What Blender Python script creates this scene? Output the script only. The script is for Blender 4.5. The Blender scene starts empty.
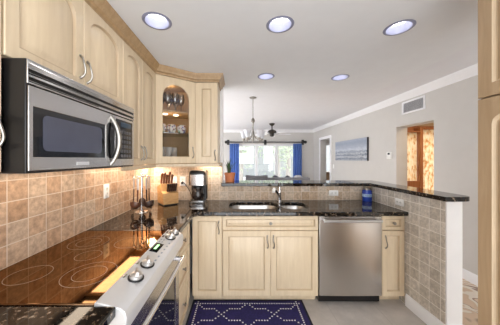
import bpy, bmesh, math, random
from mathutils import Vector, Matrix, noise
PI = math.pi
random.seed(7)
SC = bpy.context.scene
COL = SC.collection

# ------------------------------------------------------------------ camera, world, exposure
EYE = 1.43
cam = bpy.data.cameras.new('camera'); camo = bpy.data.objects.new('camera', cam); COL.objects.link(camo)
camo.location = (0, 0, EYE); camo.rotation_euler = (PI/2, 0, 0)
cam.sensor_width = 36; cam.sensor_fit = 'HORIZONTAL'; cam.lens = 212/500*36
cam.shift_x = 11.5/500; cam.shift_y = -3.5/500; cam.clip_start = 0.02
SC.camera = camo
SC.view_settings.view_transform = 'Standard'; SC.view_settings.look = 'None'
SC.view_settings.gamma = 1; SC.view_settings.use_curve_mapping = False
SC.view_settings.exposure = 0.80
SC.cycles.use_denoising = True
SC.cycles.max_bounces = 10; SC.cycles.diffuse_bounces = 6; SC.cycles.glossy_bounces = 6
SC.cycles.transmission_bounces = 8; SC.cycles.transparent_max_bounces = 12
SC.cycles.sample_clamp_indirect = 6
W = bpy.data.worlds.new('world'); SC.world = W; W.use_nodes = True
bg = W.node_tree.nodes['Background']; bg.inputs[0].default_value = (0.95, 0.97, 0.99, 1); bg.inputs[1].default_value = 2.9

def area(name, loc, rot, sx, sy, power, col=(1, 1, 1), shape='RECTANGLE', spread=PI):
    l = bpy.data.lights.new(name, 'AREA'); l.shape = shape; l.size = sx; l.size_y = sy
    l.energy = power; l.color = col; l.spread = spread
    o = bpy.data.objects.new(name, l); COL.objects.link(o); o.location = loc; o.rotation_euler = rot
    return o
CANS = [(-.55, 1.434, 'beside the wall cabinets over the microwave'), (.288, 1.471, 'in the middle of the kitchen ceiling'),
        (1.139, 1.505, 'nearest the tall pantry cabinet'), (.31, 2.39, 'above the kitchen sink'), (1.16, 2.42, 'above the dishwasher')]
CAN_POWER = 0.25
for x, y, _ in CANS:
    area('can_lamp', (x, y, 2.412), (0, 0, 0), .10, .10, CAN_POWER, (1, .93, .84), 'DISK', 2.2)
WARM = (1, .80, .60)
area('under_cabinet_lamp', (-.99, 1.80, 1.372), (0, 0, 0), .14, .55, 1.1, WARM)
area('under_cabinet_lamp', (-.98, 2.42, 1.372), (0, 0, .6), .10, .30, 2.7, WARM)
area('under_cabinet_lamp', (-.34, 2.55, 1.372), (0, 0, 0), .24, .07, 1.1, WARM)
area('microwave_lamp', (-.99, 1.115, 1.368), (0, 0, 0), .09, .62, .65, WARM)
area('side_room_lamp', (3.6, 3.3, 2.28), (0, 0, 0), .4, .4, 11, (1, .78, .54))

# ------------------------------------------------------------------ materials
def nd(nt, t, **kw):
    n = nt.nodes.new('ShaderNode'+t)
    for k, v in kw.items():
        if k in n.inputs.keys(): n.inputs[k].default_value = v
        else: setattr(n, k, v)
    return n
def new_mat(name):
    m = bpy.data.materials.new(name); m.use_nodes = True
    nt = m.node_tree; p = nt.nodes['Principled BSDF']
    return m, nt, p
def setp(p, col=None, rough=None, metal=None, **kw):
    if col is not None: p.inputs['Base Color'].default_value = (*col, 1)
    if rough is not None: p.inputs['Roughness'].default_value = rough
    if metal is not None: p.inputs['Metallic'].default_value = metal
    for k, v in kw.items(): p.inputs[k].default_value = v
def coords(nt, scale=(1, 1, 1)):
    tc = nd(nt, 'TexCoord'); mp = nd(nt, 'Mapping'); mp.inputs['Scale'].default_value = scale
    nt.links.new(tc.outputs['Object'], mp.inputs['Vector']); return mp.outputs['Vector']
def ramp(nt, fac, stops):
    r = nd(nt, 'ValToRGB'); e = r.color_ramp.elements
    while len(e) < len(stops): e.new(.5)
    for q, (pos, c) in zip(e, stops): q.position = pos; q.color = (*c, 1)
    nt.links.new(fac, r.inputs['Fac']); return r.outputs['Color']
def math_n(nt, op, a, b=None):
    n = nd(nt, 'Math', operation=op)
    for i, v in enumerate((a, b)):
        if v is None: continue
        if isinstance(v, (int, float)): n.inputs[i].default_value = v
        else: nt.links.new(v, n.inputs[i])
    return n.outputs[0]
def mixc(nt, fac, a, b, mode='MIX'):
    n = nd(nt, 'Mix', data_type='RGBA', blend_type=mode)
    for i, v in ((0, fac), (6, a), (7, b)):
        if isinstance(v, (int, float)): n.inputs[i].default_value = v
        elif isinstance(v, tuple): n.inputs[i].default_value = (*v, 1)
        else: nt.links.new(v, n.inputs[i])
    return n.outputs[2]
def plain(name, col, rough=.5, metal=0, var=.06, scale=8, **kw):
    """one colour with a faint noise mottling"""
    m, nt, p = new_mat(name); setp(p, col, rough, metal, **kw)
    n = nd(nt, 'TexNoise', Scale=scale, Detail=3.0); nt.links.new(coords(nt), n.inputs['Vector'])
    lo = tuple(c*(1-var) for c in col); hi = tuple(min(1, c*(1+var)) for c in col)
    nt.links.new(ramp(nt, n.outputs['Fac'], [(.3, lo), (.7, hi)]), p.inputs['Base Color'])
    return m
def wood(name, lo, hi, rough=.38, scale=(14, 14, 1.2), coat=.15):
    m, nt, p = new_mat(name); setp(p, hi, rough); p.inputs['Coat Weight'].default_value = coat
    n = nd(nt, 'TexNoise', Scale=2.2, Detail=5.0, Roughness=.6, Distortion=.6)
    nt.links.new(coords(nt, scale), n.inputs['Vector'])
    nt.links.new(ramp(nt, n.outputs['Fac'], [(.32, lo), (.68, hi)]), p.inputs['Base Color'])
    return m
def tile(name, u, v, size, cols, grout, gw=.03, rough=.5, mottle=.5, offs=(0, 0), mscale=36):
    m, nt, p = new_mat(name); setp(p, rough=rough)
    tc = nd(nt, 'TexCoord'); s = nd(nt, 'SeparateXYZ'); nt.links.new(tc.outputs['Object'], s.inputs[0])
    U = math_n(nt, 'DIVIDE', math_n(nt, 'ADD', s.outputs[u], offs[0]+100*size), size)
    V = math_n(nt, 'DIVIDE', math_n(nt, 'ADD', s.outputs[v], offs[1]+100*size), size)
    cu, cv = math_n(nt, 'FLOOR', U), math_n(nt, 'FLOOR', V)
    cb = nd(nt, 'CombineXYZ'); nt.links.new(cu, cb.inputs[0]); nt.links.new(cv, cb.inputs[1])
    wn = nd(nt, 'TexWhiteNoise', noise_dimensions='2D'); nt.links.new(cb.outputs[0], wn.inputs['Vector'])
    k = len(cols)-1
    base = ramp(nt, wn.outputs['Value'], [(i/k, c) for i, c in enumerate(cols)])
    no = nd(nt, 'TexNoise', Scale=float(mscale), Detail=6.0, Roughness=.65); nt.links.new(tc.outputs['Object'], no.inputs['Vector'])
    mot = ramp(nt, no.outputs['Fac'], [(.3, (1-mottle,)*3), (.68, (1.0, 1.0, 1.0))])
    base = mixc(nt, 1.0, base, mot, 'MULTIPLY')
    fu, fv = math_n(nt, 'FRACT', U), math_n(nt, 'FRACT', V)
    def edge(f): return math_n(nt, 'MINIMUM', f, math_n(nt, 'SUBTRACT', 1.0, f))
    g = math_n(nt, 'LESS_THAN', math_n(nt, 'MINIMUM', edge(fu), edge(fv)), gw)
    nt.links.new(mixc(nt, g, base, grout), p.inputs['Base Color'])
    bp = nd(nt, 'Bump', Strength=.35, Distance=.003); nt.links.new(math_n(nt, 'SUBTRACT', 1.0, g), bp.inputs['Height'])
    nt.links.new(bp.outputs[0], p.inputs['Normal'])
    return m
def glass(name, col=(1, 1, 1), rough=0.0, alpha=.12):
    """thin clear glass: mostly see-through with glossy reflection"""
    m = bpy.data.materials.new(name); m.use_nodes = True; nt = m.node_tree
    nt.nodes.remove(nt.nodes['Principled BSDF'])
    tr = nd(nt, 'BsdfTransparent'); tr.inputs[0].default_value = (*col, 1)
    gl = nd(nt, 'BsdfGlossy', Roughness=rough); mx = nd(nt, 'MixShader')
    fr = nd(nt, 'Fresnel', IOR=1.5); f = math_n(nt, 'ADD', fr.outputs[0], alpha*.3)
    nt.links.new(f, mx.inputs[0]); nt.links.new(tr.outputs[0], mx.inputs[1]); nt.links.new(gl.outputs[0], mx.inputs[2])
    nt.links.new(mx.outputs[0], nt.nodes['Material Output'].inputs[0]); return m
def emit(name, col, s):
    m, nt, p = new_mat(name); setp(p, col, .4); p.inputs['Emission Color'].default_value = (*col, 1); p.inputs['Emission Strength'].default_value = s
    return m

maple = wood('maple', (.66, .525, .355), (.745, .61, .43))
glaze = plain('maple_glaze', (.54, .415, .275), .45)
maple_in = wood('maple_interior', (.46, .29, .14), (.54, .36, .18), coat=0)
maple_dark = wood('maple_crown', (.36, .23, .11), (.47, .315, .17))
maple_pantry = wood('maple_pantry', (.34, .23, .13), (.43, .305, .185))
TRAV_WARM_LIT = [(.59, .375, .24), (.64, .44, .30), (.66, .48, .345), (.55, .345, .215), (.68, .52, .39), (.62, .42, .285)]  # same tile on every wall; warm lamp glow put into these tans
trav_y = tile('travertine_side_warm_lit', 1, 2, .102, TRAV_WARM_LIT, (.68, .58, .48), .022, offs=(.02, -.92+.102))
TRAV_COOL_LIT = [(.62, .55, .46), (.74, .67, .575), (.80, .73, .64), (.66, .59, .505), (.76, .69, .60)]  # same tile under neutral light, lighting put into a paler, greyer copy
TRAV_GOLD_LIT = [(.58, .41, .27), (.66, .51, .37), (.69, .57, .45), (.55, .38, .235), (.71, .60, .49), (.64, .48, .34)]  # same tile; golden light along the back wall put into the colour
trav_x = tile('travertine_back_gold_lit', 0, 2, .102, TRAV_GOLD_LIT, (.68, .58, .48), .022, offs=(.03, -.92+.102))
trav_wing = tile('travertine_wing_cool_lit', 1, 2, .102, TRAV_COOL_LIT, (.86, .82, .76), .026, offs=(.01, -.92+.102), mottle=.42, mscale=38)
floor_tile = tile('floor_tile', 0, 1, .46, [(.52, .485, .45), (.56, .52, .485), (.54, .50, .465)], (.40, .37, .34), .006, rough=.35, mottle=.28, offs=(.05, .12), mscale=5)
white_paint = plain('white_paint', (.88, .88, .885), .5, var=.015)
trim_paint = plain('trim_paint', (.88, .88, .90), .4, var=.01)
wall_paint = plain('wall_paint', (.61, .59, .565), .7, var=.015)
ceil_paint = plain('ceiling_paint', (.79, .805, .83), .8, var=.012)
ceil_paint2 = plain('ceiling_paint_far', (.78, .785, .82), .8, var=.012)
chrome = plain('chrome', (.80, .80, .82), .10, 1, var=.03)
nickel_l = plain('satin_metal', (.60, .59, .58), .3, .8, var=.03)
nickel = plain('brushed_nickel', (.34, .32, .29), .32, 1, var=.05)
bronze = plain('dark_bronze', (.045, .038, .032), .35, .6, var=.1)
black = plain('black_plastic', (.006, .0055, .006), .35, var=.1)
black_gloss = plain('black_gloss', (.006, .006, .008), .06, var=.1)
oven_glass = plain('oven_glass', (.02, .02, .024), .03, var=.05, **{'IOR': 2.0})
white_plastic = plain('white_plastic', (.85, .84, .82), .35, var=.02)
def steel(name, col, r0, r1, scale):
    m, nt, p = new_mat(name); setp(p, col, .3, 1)
    n = nd(nt, 'TexNoise', Scale=3.0, Detail=4.0); nt.links.new(coords(nt, scale), n.inputs['Vector'])
    mr = nd(nt, 'MapRange'); mr.inputs[3].default_value = r0; mr.inputs[4].default_value = r1
    nt.links.new(n.outputs['Fac'], mr.inputs[0]); nt.links.new(mr.outputs[0], p.inputs['Roughness'])
    return m
steel_h = steel('stainless_steel', (.62, .62, .63), .18, .32, (2, 2, 160))
steel_v = steel('stainless_steel_vertical', (.62, .595, .57), .25, .275, (60, 60, 2))
steel_sink = steel('stainless_sink', (.52, .51, .50), .24, .34, (20, 20, 20))
silver = plain('silver_enamel', (.66, .66, .67), .28, .3, var=.02)

def granite_mat():
    m, nt, p = new_mat('black_granite'); setp(p, rough=.05); p.inputs['IOR'].default_value = 1.52
    c = coords(nt)
    n1 = nd(nt, 'TexNoise', Scale=42.0, Detail=3.0, Roughness=.7); n2 = nd(nt, 'TexVoronoi', Scale=95.0)
    nt.links.new(c, n1.inputs['Vector']); nt.links.new(c, n2.inputs['Vector'])
    a = ramp(nt, n1.outputs['Fac'], [(.48, (.003, .003, .003)), (.55, (.008, .006, .005)), (.61, (.12, .08, .05)), (.70, (.36, .31, .26))])
    b = ramp(nt, n2.outputs['Distance'], [(.0, (.40, .36, .30)), (.14, (.0, .0, .0))])
    nt.links.new(mixc(nt, .35, a, b, 'ADD'), p.inputs['Base Color']); return m
granite = granite_mat()
def cooktop_mat():
    m, nt, p = new_mat('ceramic_glass'); setp(p, (.20, .12, .07), .04, 1.0); p.inputs['IOR'].default_value = 2.05; p.inputs['Specular Tint'].default_value = (1, .80, .62, 1)
    n = nd(nt, 'TexNoise', Scale=60.0, Detail=2.0); nt.links.new(coords(nt), n.inputs['Vector'])
    nt.links.new(ramp(nt, n.outputs['Fac'], [(.4, (.175, .100, .055)), (.7, (.205, .118, .066))]), p.inputs['Base Color'])
    return m
ceramic = cooktop_mat()
print_white = plain('print_white', (.30, .22, .16), .3)

# ------------------------------------------------------------------ mesh helpers
ORG = {}
class Mesh:
    def __init__(s): s.bm = bmesh.new(); s.mi = 0
    def _f(s, vs):
        try:
            f = s.bm.faces.new(vs); f.material_index = s.mi; return f
        except ValueError: return None
    def v(s, p): return s.bm.verts.new(p)
    def box(s, x0, x1, y0, y1, z0, z1):
        P = [s.v((x, y, z)) for z in (z0, z1) for x, y in ((x0, y0), (x1, y0), (x1, y1), (x0, y1))]
        for q in ((3, 2, 1, 0), (4, 5, 6, 7), (0, 1, 5, 4), (1, 2, 6, 5), (2, 3, 7, 6), (3, 0, 4, 7)): s._f([P[i] for i in q])
        return s
    def loop(s, pts): return [s.v(p) for p in pts]
    def bridge(s, A, B):
        n = len(A)
        for i in range(n): s._f([A[i], A[(i+1) % n], B[(i+1) % n], B[i]])
    def loft(s, loops, cap0=True, cap1=True):
        L = [s.loop(l) for l in loops]
        for a, b in zip(L, L[1:]): s.bridge(a, b)
        if cap0: s._f(L[0][::-1])
        if cap1: s._f(L[-1])
        return s
    def tri(s, loops, normal):
        es = set()
        for L in loops:
            for i in range(len(L)):
                a, b = L[i], L[(i+1) % len(L)]
                e = s.bm.edges.get((a, b)) or s.bm.edges.new((a, b)); es.add(e)
        r = bmesh.ops.triangle_fill(s.bm, use_beauty=True, use_dissolve=False, edges=list(es), normal=normal)
        for g in r['geom']:
            if isinstance(g, bmesh.types.BMFace): g.material_index = s.mi
    def prism(s, outer, holes=(), f=None, t0=0, t1=1, normal=(0, 0, 1)):
        """2D outline with holes, extruded between t0 and t1 ; f(u,v,t)->3D"""
        f = f or (lambda u, v, t: (u, v, t))
        A = [s.loop([f(u, v, t0) for u, v in L]) for L in (outer, *holes)]
        B = [s.loop([f(u, v, t1) for u, v in L]) for L in (outer, *holes)]
        s.tri(A, normal); s.tri(B, normal)
        for a, b in zip(A, B): s.bridge(a, b)
        return s
    def lathe(s, prof, c=(0, 0, 0), seg=24, axis='z'):
        def pt(r, h, a):
            x, y = r*math.cos(a), r*math.sin(a)
            if axis == 'z': q = (x, y, h)
            elif axis == 'y': q = (x, h, y)
            else: q = (h, x, y)
            return (q[0]+c[0], q[1]+c[1], q[2]+c[2])
        R = []
        for r, h in prof:
            R.append([s.v(pt(r, h, 2*PI*i/seg)) for i in range(seg)] if r > 1e-6 else [s.v(pt(0, h, 0))])
        for a, b in zip(R, R[1:]):
            for i in range(seg):
                j = (i+1) % seg
                if len(a) == 1 and len(b) == 1: continue
                if len(a) == 1: s._f([a[0], b[i], b[j]])
                elif len(b) == 1: s._f([a[i], a[j], b[0]])
                else: s._f([a[i], a[j], b[j], b[i]])
        return s
    def tube(s, pts, r, seg=10, flat=1.0, closed=False):
        """swept round bar; r number or list; flat squashes the second axis"""
        P = [Vector(p) for p in pts]; n = len(P); rs = r if isinstance(r, (list, tuple)) else [r]*n
        up = None; R = []
        for i, p in enumerate(P):
            t = ((P[(i+1) % n] if closed or i+1 < n else p) - (P[i-1] if closed or i > 0 else p)).normalized()
            if up is None: up = Vector((0, 0, 1)) if abs(t.z) < .9 else Vector((0, 1, 0))
            a = up - t*up.dot(t); a.normalize(); up = a; b = t.cross(a)
            R.append([s.v(p + a*rs[i]*math.cos(2*PI*k/seg) + b*rs[i]*flat*math.sin(2*PI*k/seg)) for k in range(seg)])
        for a, b in zip(R, R[1:]): s.bridge(a, b)
        if closed: s.bridge(R[-1], R[0])
        else: s._f(R[0][::-1]); s._f(R[-1])
        return s
    def sphere(s, c, r, seg=16, sc=(1, 1, 1), rings=10):
        prof = [(r*math.sin(PI*i/rings), -r*math.cos(PI*i/rings)) for i in range(rings+1)]
        n0 = len(s.bm.verts); s.lathe(prof, (0, 0, 0), seg); s.bm.verts.ensure_lookup_table()
        for q in s.bm.verts[n0:]: q.co = Vector((q.co.x*sc[0]+c[0], q.co.y*sc[1]+c[1], q.co.z*sc[2]+c[2]))
        return s
    def sweep(s, path, prof, side=1):
        """profile (offset, z) along a mitred 2D path; offset is to the right of travel times side"""
        n = len(path); P = [Vector(p) for p in path]; R = []
        for i in range(n):
            d0 = (P[i]-P[i-1]).normalized() if i else None; d1 = (P[i+1]-P[i]).normalized() if i+1 < n else None
            n0 = Vector((d0.y, -d0.x))*side if d0 else None; n1 = Vector((d1.y, -d1.x))*side if d1 else None
            if n0 is None: m = n1
            elif n1 is None: m = n0
            else: m = (n0+n1); m = m/ (m.dot(n0))
            R.append([s.v((P[i].x+m.x*o, P[i].y+m.y*o, z)) for o, z in prof])
        for a, b in zip(R, R[1:]): s.bridge(a, b)
        s._f(R[0][::-1]); s._f(R[-1]); return s
    def build(s, name, mats, parent=None, bevel=0, smooth=35, origin=None, segs=2, double=False):
        bm = s.bm
        if double: bmesh.ops.remove_doubles(bm, verts=bm.verts, dist=1e-5)
        bmesh.ops.recalc_face_normals(bm, faces=bm.faces)
        org = Vector(ORG.get(parent.name, (0, 0, 0))) if parent is not None else Vector(origin or (0, 0, 0))
        bmesh.ops.translate(bm, verts=bm.verts, vec=-org)
        me = bpy.data.meshes.new(name); bm.to_mesh(me); bm.free()
        for m in (mats if isinstance(mats, (list, tuple)) else [mats]): me.materials.append(m)
        if smooth: me.shade_smooth(); me.set_sharp_from_angle(angle=math.radians(smooth))
        o = bpy.data.objects.new(name, me); COL.objects.link(o)
        if parent is not None: o.parent = parent
        else: o.location = org
        ORG[o.name] = tuple(org)
        if bevel:
            b = o.modifiers.new('bevel', 'BEVEL'); b.width = bevel; b.segments = segs; b.limit_method = 'ANGLE'; b.angle_limit = math.radians(40)
        return o
def tag(o, label, cat, group=None, kind=None):
    if label: o['label'] = label
    if cat: o['category'] = cat
    if group: o['group'] = group
    if kind: o['kind'] = kind
    return o
def thing(name, label, cat, loc=(0, 0, 0), group=None):
    o = bpy.data.objects.new(name, None); COL.objects.link(o); o.location = loc; o.empty_display_size = .05
    ORG[o.name] = tuple(loc); return tag(o, label, cat, group)
def place(o, loc, rz=0): o.location = loc; o.rotation_euler = (0, 0, rz); return o
def struct(o): o['kind'] = 'structure'; return o
def dup(root, label=None, loc=None, rz=None):
    r = root.copy(); COL.objects.link(r)
    if loc is not None: r.location = loc
    if rz is not None: r.rotation_euler = (0, 0, rz)
    if label: r['label'] = label
    for ch in list(root.children):
        c = ch.copy(); COL.objects.link(c); c.parent = r
        for g in list(ch.children):
            d = g.copy(); COL.objects.link(d); d.parent = c
    return r
def rect(x0, x1, y0, y1): return [(x0, y0), (x1, y0), (x1, y1), (x0, y1)]
def circ(cx, cy, r, n=24): return [(cx+r*math.cos(2*PI*i/n), cy+r*math.sin(2*PI*i/n)) for i in range(n)]
def rrect(x0, x1, y0, y1, r, n=5):
    o = []
    for cx, cy, a in ((x1-r, y1-r, 0), (x0+r, y1-r, PI/2), (x0+r, y0+r, PI), (x1-r, y0+r, 1.5*PI)):
        o += [(cx+r*math.cos(a+PI/2*i/n), cy+r*math.sin(a+PI/2*i/n)) for i in range(n+1)]
    return o
XZ = lambda u, v, t: (u, t, v)
YZ = lambda u, v, t: (t, u, v)

# ------------------------------------------------------------------ room shell
XL, YB, XR, YF = -1.10, 2.65, 2.70, 7.63
ZK, ZC = 2.36, 2.48
struct(Mesh().box(XL-.12, 1.70, -1.3, 2.72, -.05, 0).build('floor_kitchen', floor_tile))
def carpet_mat():
    m, nt, p = new_mat('swirl_carpet'); setp(p, rough=.95)
    n = nd(nt, 'TexNoise', Scale=2.6, Detail=1.0, Distortion=1.6); nt.links.new(coords(nt), n.inputs['Vector'])
    f = math_n(nt, 'FRACT', math_n(nt, 'MULTIPLY', n.outputs['Fac'], 4.0))
    c = ramp(nt, f, [(0, (.72, .55, .40)), (.35, (.72, .55, .40)), (.40, (.36, .25, .19)), (.48, (.36, .25, .19)), (.52, (.82, .74, .64)), (.80, (.80, .72, .62)), (.86, (.68, .52, .37))])
    nt.links.new(c, p.inputs['Base Color'])
    n2 = nd(nt, 'TexNoise', Scale=300.0); b = nd(nt, 'Bump', Strength=.3); nt.links.new(n2.outputs['Fac'], b.inputs['Height']); nt.links.new(b.outputs[0], p.inputs['Normal'])
    return m
carpet = carpet_mat()
struct(Mesh().prism([(1.70, -1.3), (XR+.19, -1.3), (XR+.19, YF+.15), (-1.95, YF+.15), (-1.95, 2.72), (1.70, 2.72)], t0=-.05, t1=0).build('floor_living', carpet))
wl = struct(Mesh().box(XL-.12, XL, -1.3, YB+.15, 0, ZC).build('wall_left', wall_paint))
Mesh().box(XL, XL+.008, -.6, YB, .90, 1.385).build('tile_surface', trav_y, wl)
wb = struct(Mesh().box(XL-.12, -.20, YB, YB+.15, 0, ZC).build('wall_back', white_paint))
Mesh().box(XL+.008, -.20, YB-.008, YB, .90, 1.385).build('tile_surface', trav_x, wb)
wp = struct(Mesh().prism([(-.20, YB), (1.65, YB), (1.65, 1.68), (1.775, 1.68), (1.775, YB+.14), (-.20, YB+.14)], t0=0, t1=1.094).build('wall_peninsula', white_paint))
Mesh().box(-.20, 1.642, YB-.008, YB, .90, 1.094).build('tile_surface', trav_x, wp)
Mesh().box(1.642, 1.65, 1.69, YB, .0, 1.094).build('tile_surface', trav_wing, wp)
wr = struct(Mesh().prism([(-1.3, 0), (2.93, 0), (2.93, 1.97), (3.63, 1.97), (3.63, 0), (6.24, 0), (6.24, 2.05), (6.98, 2.05), (6.98, 0), (YF, 0), (YF, ZC), (-1.3, ZC)], f=YZ, t0=XR, t1=XR+.19, normal=(1, 0, 0)).build('wall_right', wall_paint))
struct(Mesh().prism([(-1.95, 0), (-.22, 0), (-.22, 1.96), (2.12, 1.96), (2.12, 0), (XR+.19, 0), (XR+.19, ZC), (-1.95, ZC)], f=XZ, t0=YF, t1=YF+.15, normal=(0, 1, 0)).build('wall_far', wall_paint))
struct(Mesh().prism(rect(YB+.15, YF, 0, ZC), [rect(3.2, 5.1, .3, 2.15), rect(5.4, 7.2, .3, 2.15)], f=YZ, t0=-1.95, t1=-1.80, normal=(1, 0, 0)).build('wall_living', wall_paint))  # unseen wall; its openings are added to let daylight into the living room
kc = Mesh().prism(rect(XL-.12, 1.90, -1.3, 2.86), [circ(x, y, .077) for x, y, _ in CANS], t0=ZK, t1=ZK+.11)
struct(kc.build('ceiling_kitchen', ceil_paint))
struct(Mesh().prism([(1.90, -1.3), (XR+.19, -1.3), (XR+.19, YF+.15), (-1.95, YF+.15), (-1.95, YB+.1), (XL-.12, YB+.1), (XL-.12, -1.3), (-1.0, -1.3), (-1.0, 2.80), (1.90, 2.80)], t0=ZC, t1=ZC+.08).build('ceiling_living', ceil_paint2))
CROWN = [(0, ZC-.10), (.012, ZC-.10), (.016, ZC-.085), (.035, ZC-.07), (.055, ZC-.035), (.075, ZC-.018), (.08, ZC), (0, ZC)]
struct(Mesh().sweep([(-1.80, YF), (XR, YF), (XR, -1.3)], CROWN).build('trim_1', trim_paint))
BASE = [(0, 0), (.016, 0), (.016, .095), (.008, .115), (0, .115)]
struct(Mesh().sweep([(XR, 2.93), (XR, -1.3)], BASE).build('baseboard_right', trim_paint))
struct(Mesh().sweep([(XR, 6.16), (XR, 3.63)], BASE).build('baseboard_right', trim_paint))
struct(Mesh().sweep([(1.775, YB+.14), (1.775, 1.68), (1.642, 1.68), (1.642, 2.07)], BASE, side=-1).build('baseboard_peninsula', trim_paint))
# far doorway casing and the side rooms
struct(Mesh().prism([(6.16, 0), (6.24, 0), (6.24, 2.05), (6.98, 2.05), (6.98, 0), (7.06, 0), (7.06, 2.13), (6.16, 2.13)], f=YZ, t0=XR-.018, t1=XR, normal=(1, 0, 0)).build('trim_2', trim_paint))
sf = plain('side_floor', (.42, .27, .15), .4)
for y0, y1 in ((2.3, 4.5), (6.0, 7.9)):
    struct(Mesh().box(XR+.19, 5.2, y0, y1, -.05, 0).build('floor_side', sf))
    struct(Mesh().box(XR+.19, 5.3, y0-.1, y1, ZC, ZC+.08).build('ceiling_side', ceil_paint))
    struct(Mesh().box(XR+.19, 5.3, y0-.1, y0, 0, ZC).build('wall_side', wall_paint))
    struct(Mesh().box(5.2, 5.3, y0, y1, 0, ZC).build('wall_side', wall_paint))
struct(Mesh().prism([(XR+.19, 0), (3.1, 0), (3.1, 2.06), (4.5, 2.06), (4.5, 0), (5.2, 0), (5.2, ZC), (XR+.19, ZC)], f=XZ, t0=4.40, t1=4.50, normal=(0, 1, 0)).build('wall_side', plain('warm_wall', (.62, .48, .32), .7)))
struct(Mesh().prism([(XR+.19, 0), (3.0, 0), (3.0, 2.0), (4.0, 2.0), (4.0, 0), (5.2, 0), (5.2, ZC), (XR+.19, ZC)], f=XZ, t0=7.80, t1=7.90, normal=(0, 1, 0)).build('wall_side', wall_paint))

# sliding window in the far wall
win = Mesh().prism(rect(-.22, 2.12, .02, 1.96), [rect(-.15, .60, .10, 1.89), rect(.70, 1.32, .10, 1.89), rect(1.42, 2.05, .10, 1.89)], f=XZ, t0=YF+.03, t1=YF+.09, normal=(0, 1, 0)).build('window_1', trim_paint)
struct(win)
Mesh().box(-.15, 2.05, YF+.055, YF+.06, .10, 1.89).build('window_pane', glass('window_glass'), win)

# ------------------------------------------------------------------ cabinet builders (local: x along the front, front at y=0 facing -y)
def arch(x0, x1, z0, z1, rise, n=14):
    o = [(x0, z0), (x1, z0)]
    xc, a = (x0+x1)/2, (x1-x0)/2
    for k in range(n+1):
        th = PI*k/n
        if rise > 0: o.append((xc+a*math.cos(th), z1-rise+rise*math.sin(th)**.8))
        else: o.append((x1+(x0-x1)*k/n, z1))
    return o
def panel_door(name, parent, x0, x1, z0, z1, rise=0, fr=.05, t=.02, mat_=None, y0=0, glassy=False):
    m = Mesh(); c = .003; mat_ = mat_ or maple
    out = [(x0, z0), (x1, z0), (x1, z1), (x0, z1)]; ins = [(x0+c, z0+c), (x1-c, z0+c), (x1-c, z1-c), (x0+c, z1-c)]
    L = lambda pts, y: [(u, y0-y, v) for u, v in pts]
    B = m.loop(L(out, 0)); S = m.loop(L(out, t-c)); F = m.loop(L(ins, t))
    m.bridge(B, S); m.bridge(S, F)
    A = lambda i, r: arch(x0+fr+i, x1-fr-i, z0+fr+i, z1-fr-i*1.0, r)
    if glassy:
        H = m.loop(L(A(0, rise), t)); H2 = m.loop(L(A(.006, rise), t-.006)); H3 = m.loop(L(A(.006, rise), 0))
        m.tri([F, H], (0, -1, 0)); m.bridge(H, H2); m.bridge(H2, H3); m.tri([B, H3], (0, 1, 0))
    else:
        m._f(B)
        H = m.loop(L(A(0, rise), t)); H2 = m.loop(L(A(.006, rise), t-.013)); H3 = m.loop(L(A(.011, rise), t-.013)); H4 = m.loop(L(A(.040, max(rise-.016, 0)), t-.001))
        m.tri([F, H], (0, -1, 0)); m.mi = 1; m.bridge(H, H2); m.bridge(H2, H3); m.mi = 0; m.bridge(H3, H4); m.tri([H4], (0, -1, 0))
    return m.build(name, [mat_, glaze], parent, smooth=30)
def bow_handle(parent, x, z, ln=.10, y=-.02, vert=True):
    ln *= 1.2; m = Mesh(); pts = []; n = 12
    for k in range(n+1):
        s = k/n; a = (s-.5)*ln; d = .026*math.sin(PI*min(1, max(0, s)))**.45
        wob = .006*math.sin(2*PI*s)
        pts.append((x+wob, y+.001-d, z+a) if vert else (x+a, y+.001-d, z+wob))
    m.tube(pts, [.0048 if 1 < k < n-1 else .006 for k in range(n+1)], 8)
    for a in (-.5, .5):
        c = (x, y, z+a*ln) if vert else (x+a*ln, y, z)
        m.lathe([(0, 0), (.007, 0), (.006, -.005), (0, -.006)], c, 10, 'y')
    return m.build('handle', nickel, parent)
def knob(parent, x, z, y=-.02):
    return Mesh().lathe([(0, 0), (.009, 0), (.006, -.006), (.006, -.012), (.014, -.018), (.015, -.024), (.010, -.029), (0, -.030)], (x, y, z), 16, 'y').build('knob', nickel, parent)
def carcass(parent, w, d, h, kick=0, mat_=None, t=.018):
    """open-fronted box closed by a face frame"""
    m = Mesh(); m.box(0, w, .004, d, kick, h)
    m.prism(rect(0, w, kick, h), [rect(.02, w-.02, kick+.02, h-.02)], f=XZ, t0=0, t1=.004, normal=(0, 1, 0))
    if kick: m.box(.0, w, .07, d, 0, kick)
    return m.build('body', mat_ or maple, parent, smooth=0)
G = .0015
def wall_cab(label, w, h, doors, rise=.075, d=.29, fr=.05):
    r = thing('wall_cabinet', label, 'cabinet'); carcass(r, w, d, h)
    for (a, b, hx, hz) in doors:
        dr = panel_door('door', r, a+G, b-G, .004, h-.004, rise, fr)
        if hx is not None: bow_handle(dr, hx, hz, .095)
    return r
XU = -.835      # carcass face of the wall cabinets on the left run (doors add 2 cm)
R90 = PI/2
place(wall_cab('maple wall cabinet with two arched doors above the microwave', .76, .485,
     [(0, .38, .355, .115), (.38, .76, .405, .105)], .09, .26), (XU, .737, 1.79), R90)
place(wall_cab('tall maple wall cabinet with two arched doors between microwave and glass-door cabinet', .60, .895,
     [(0, .30, .272, .10), (.30, .60, .328, .10)], .07, .26), (XU, 1.50, 1.38), R90)
place(wall_cab('maple wall cabinet just left of the microwave, cut by the picture edge', .44, .895,
     [(0, .44, .418, .145)], .09, .26), (XU, .292, 1.38), R90)
place(wall_cab('narrow maple wall cabinet with one door above the coffee maker', .245, .895,
     [(0, .245, .218, .09)], 0, .29, .068), (-.475, 2.35, 1.38))

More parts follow.
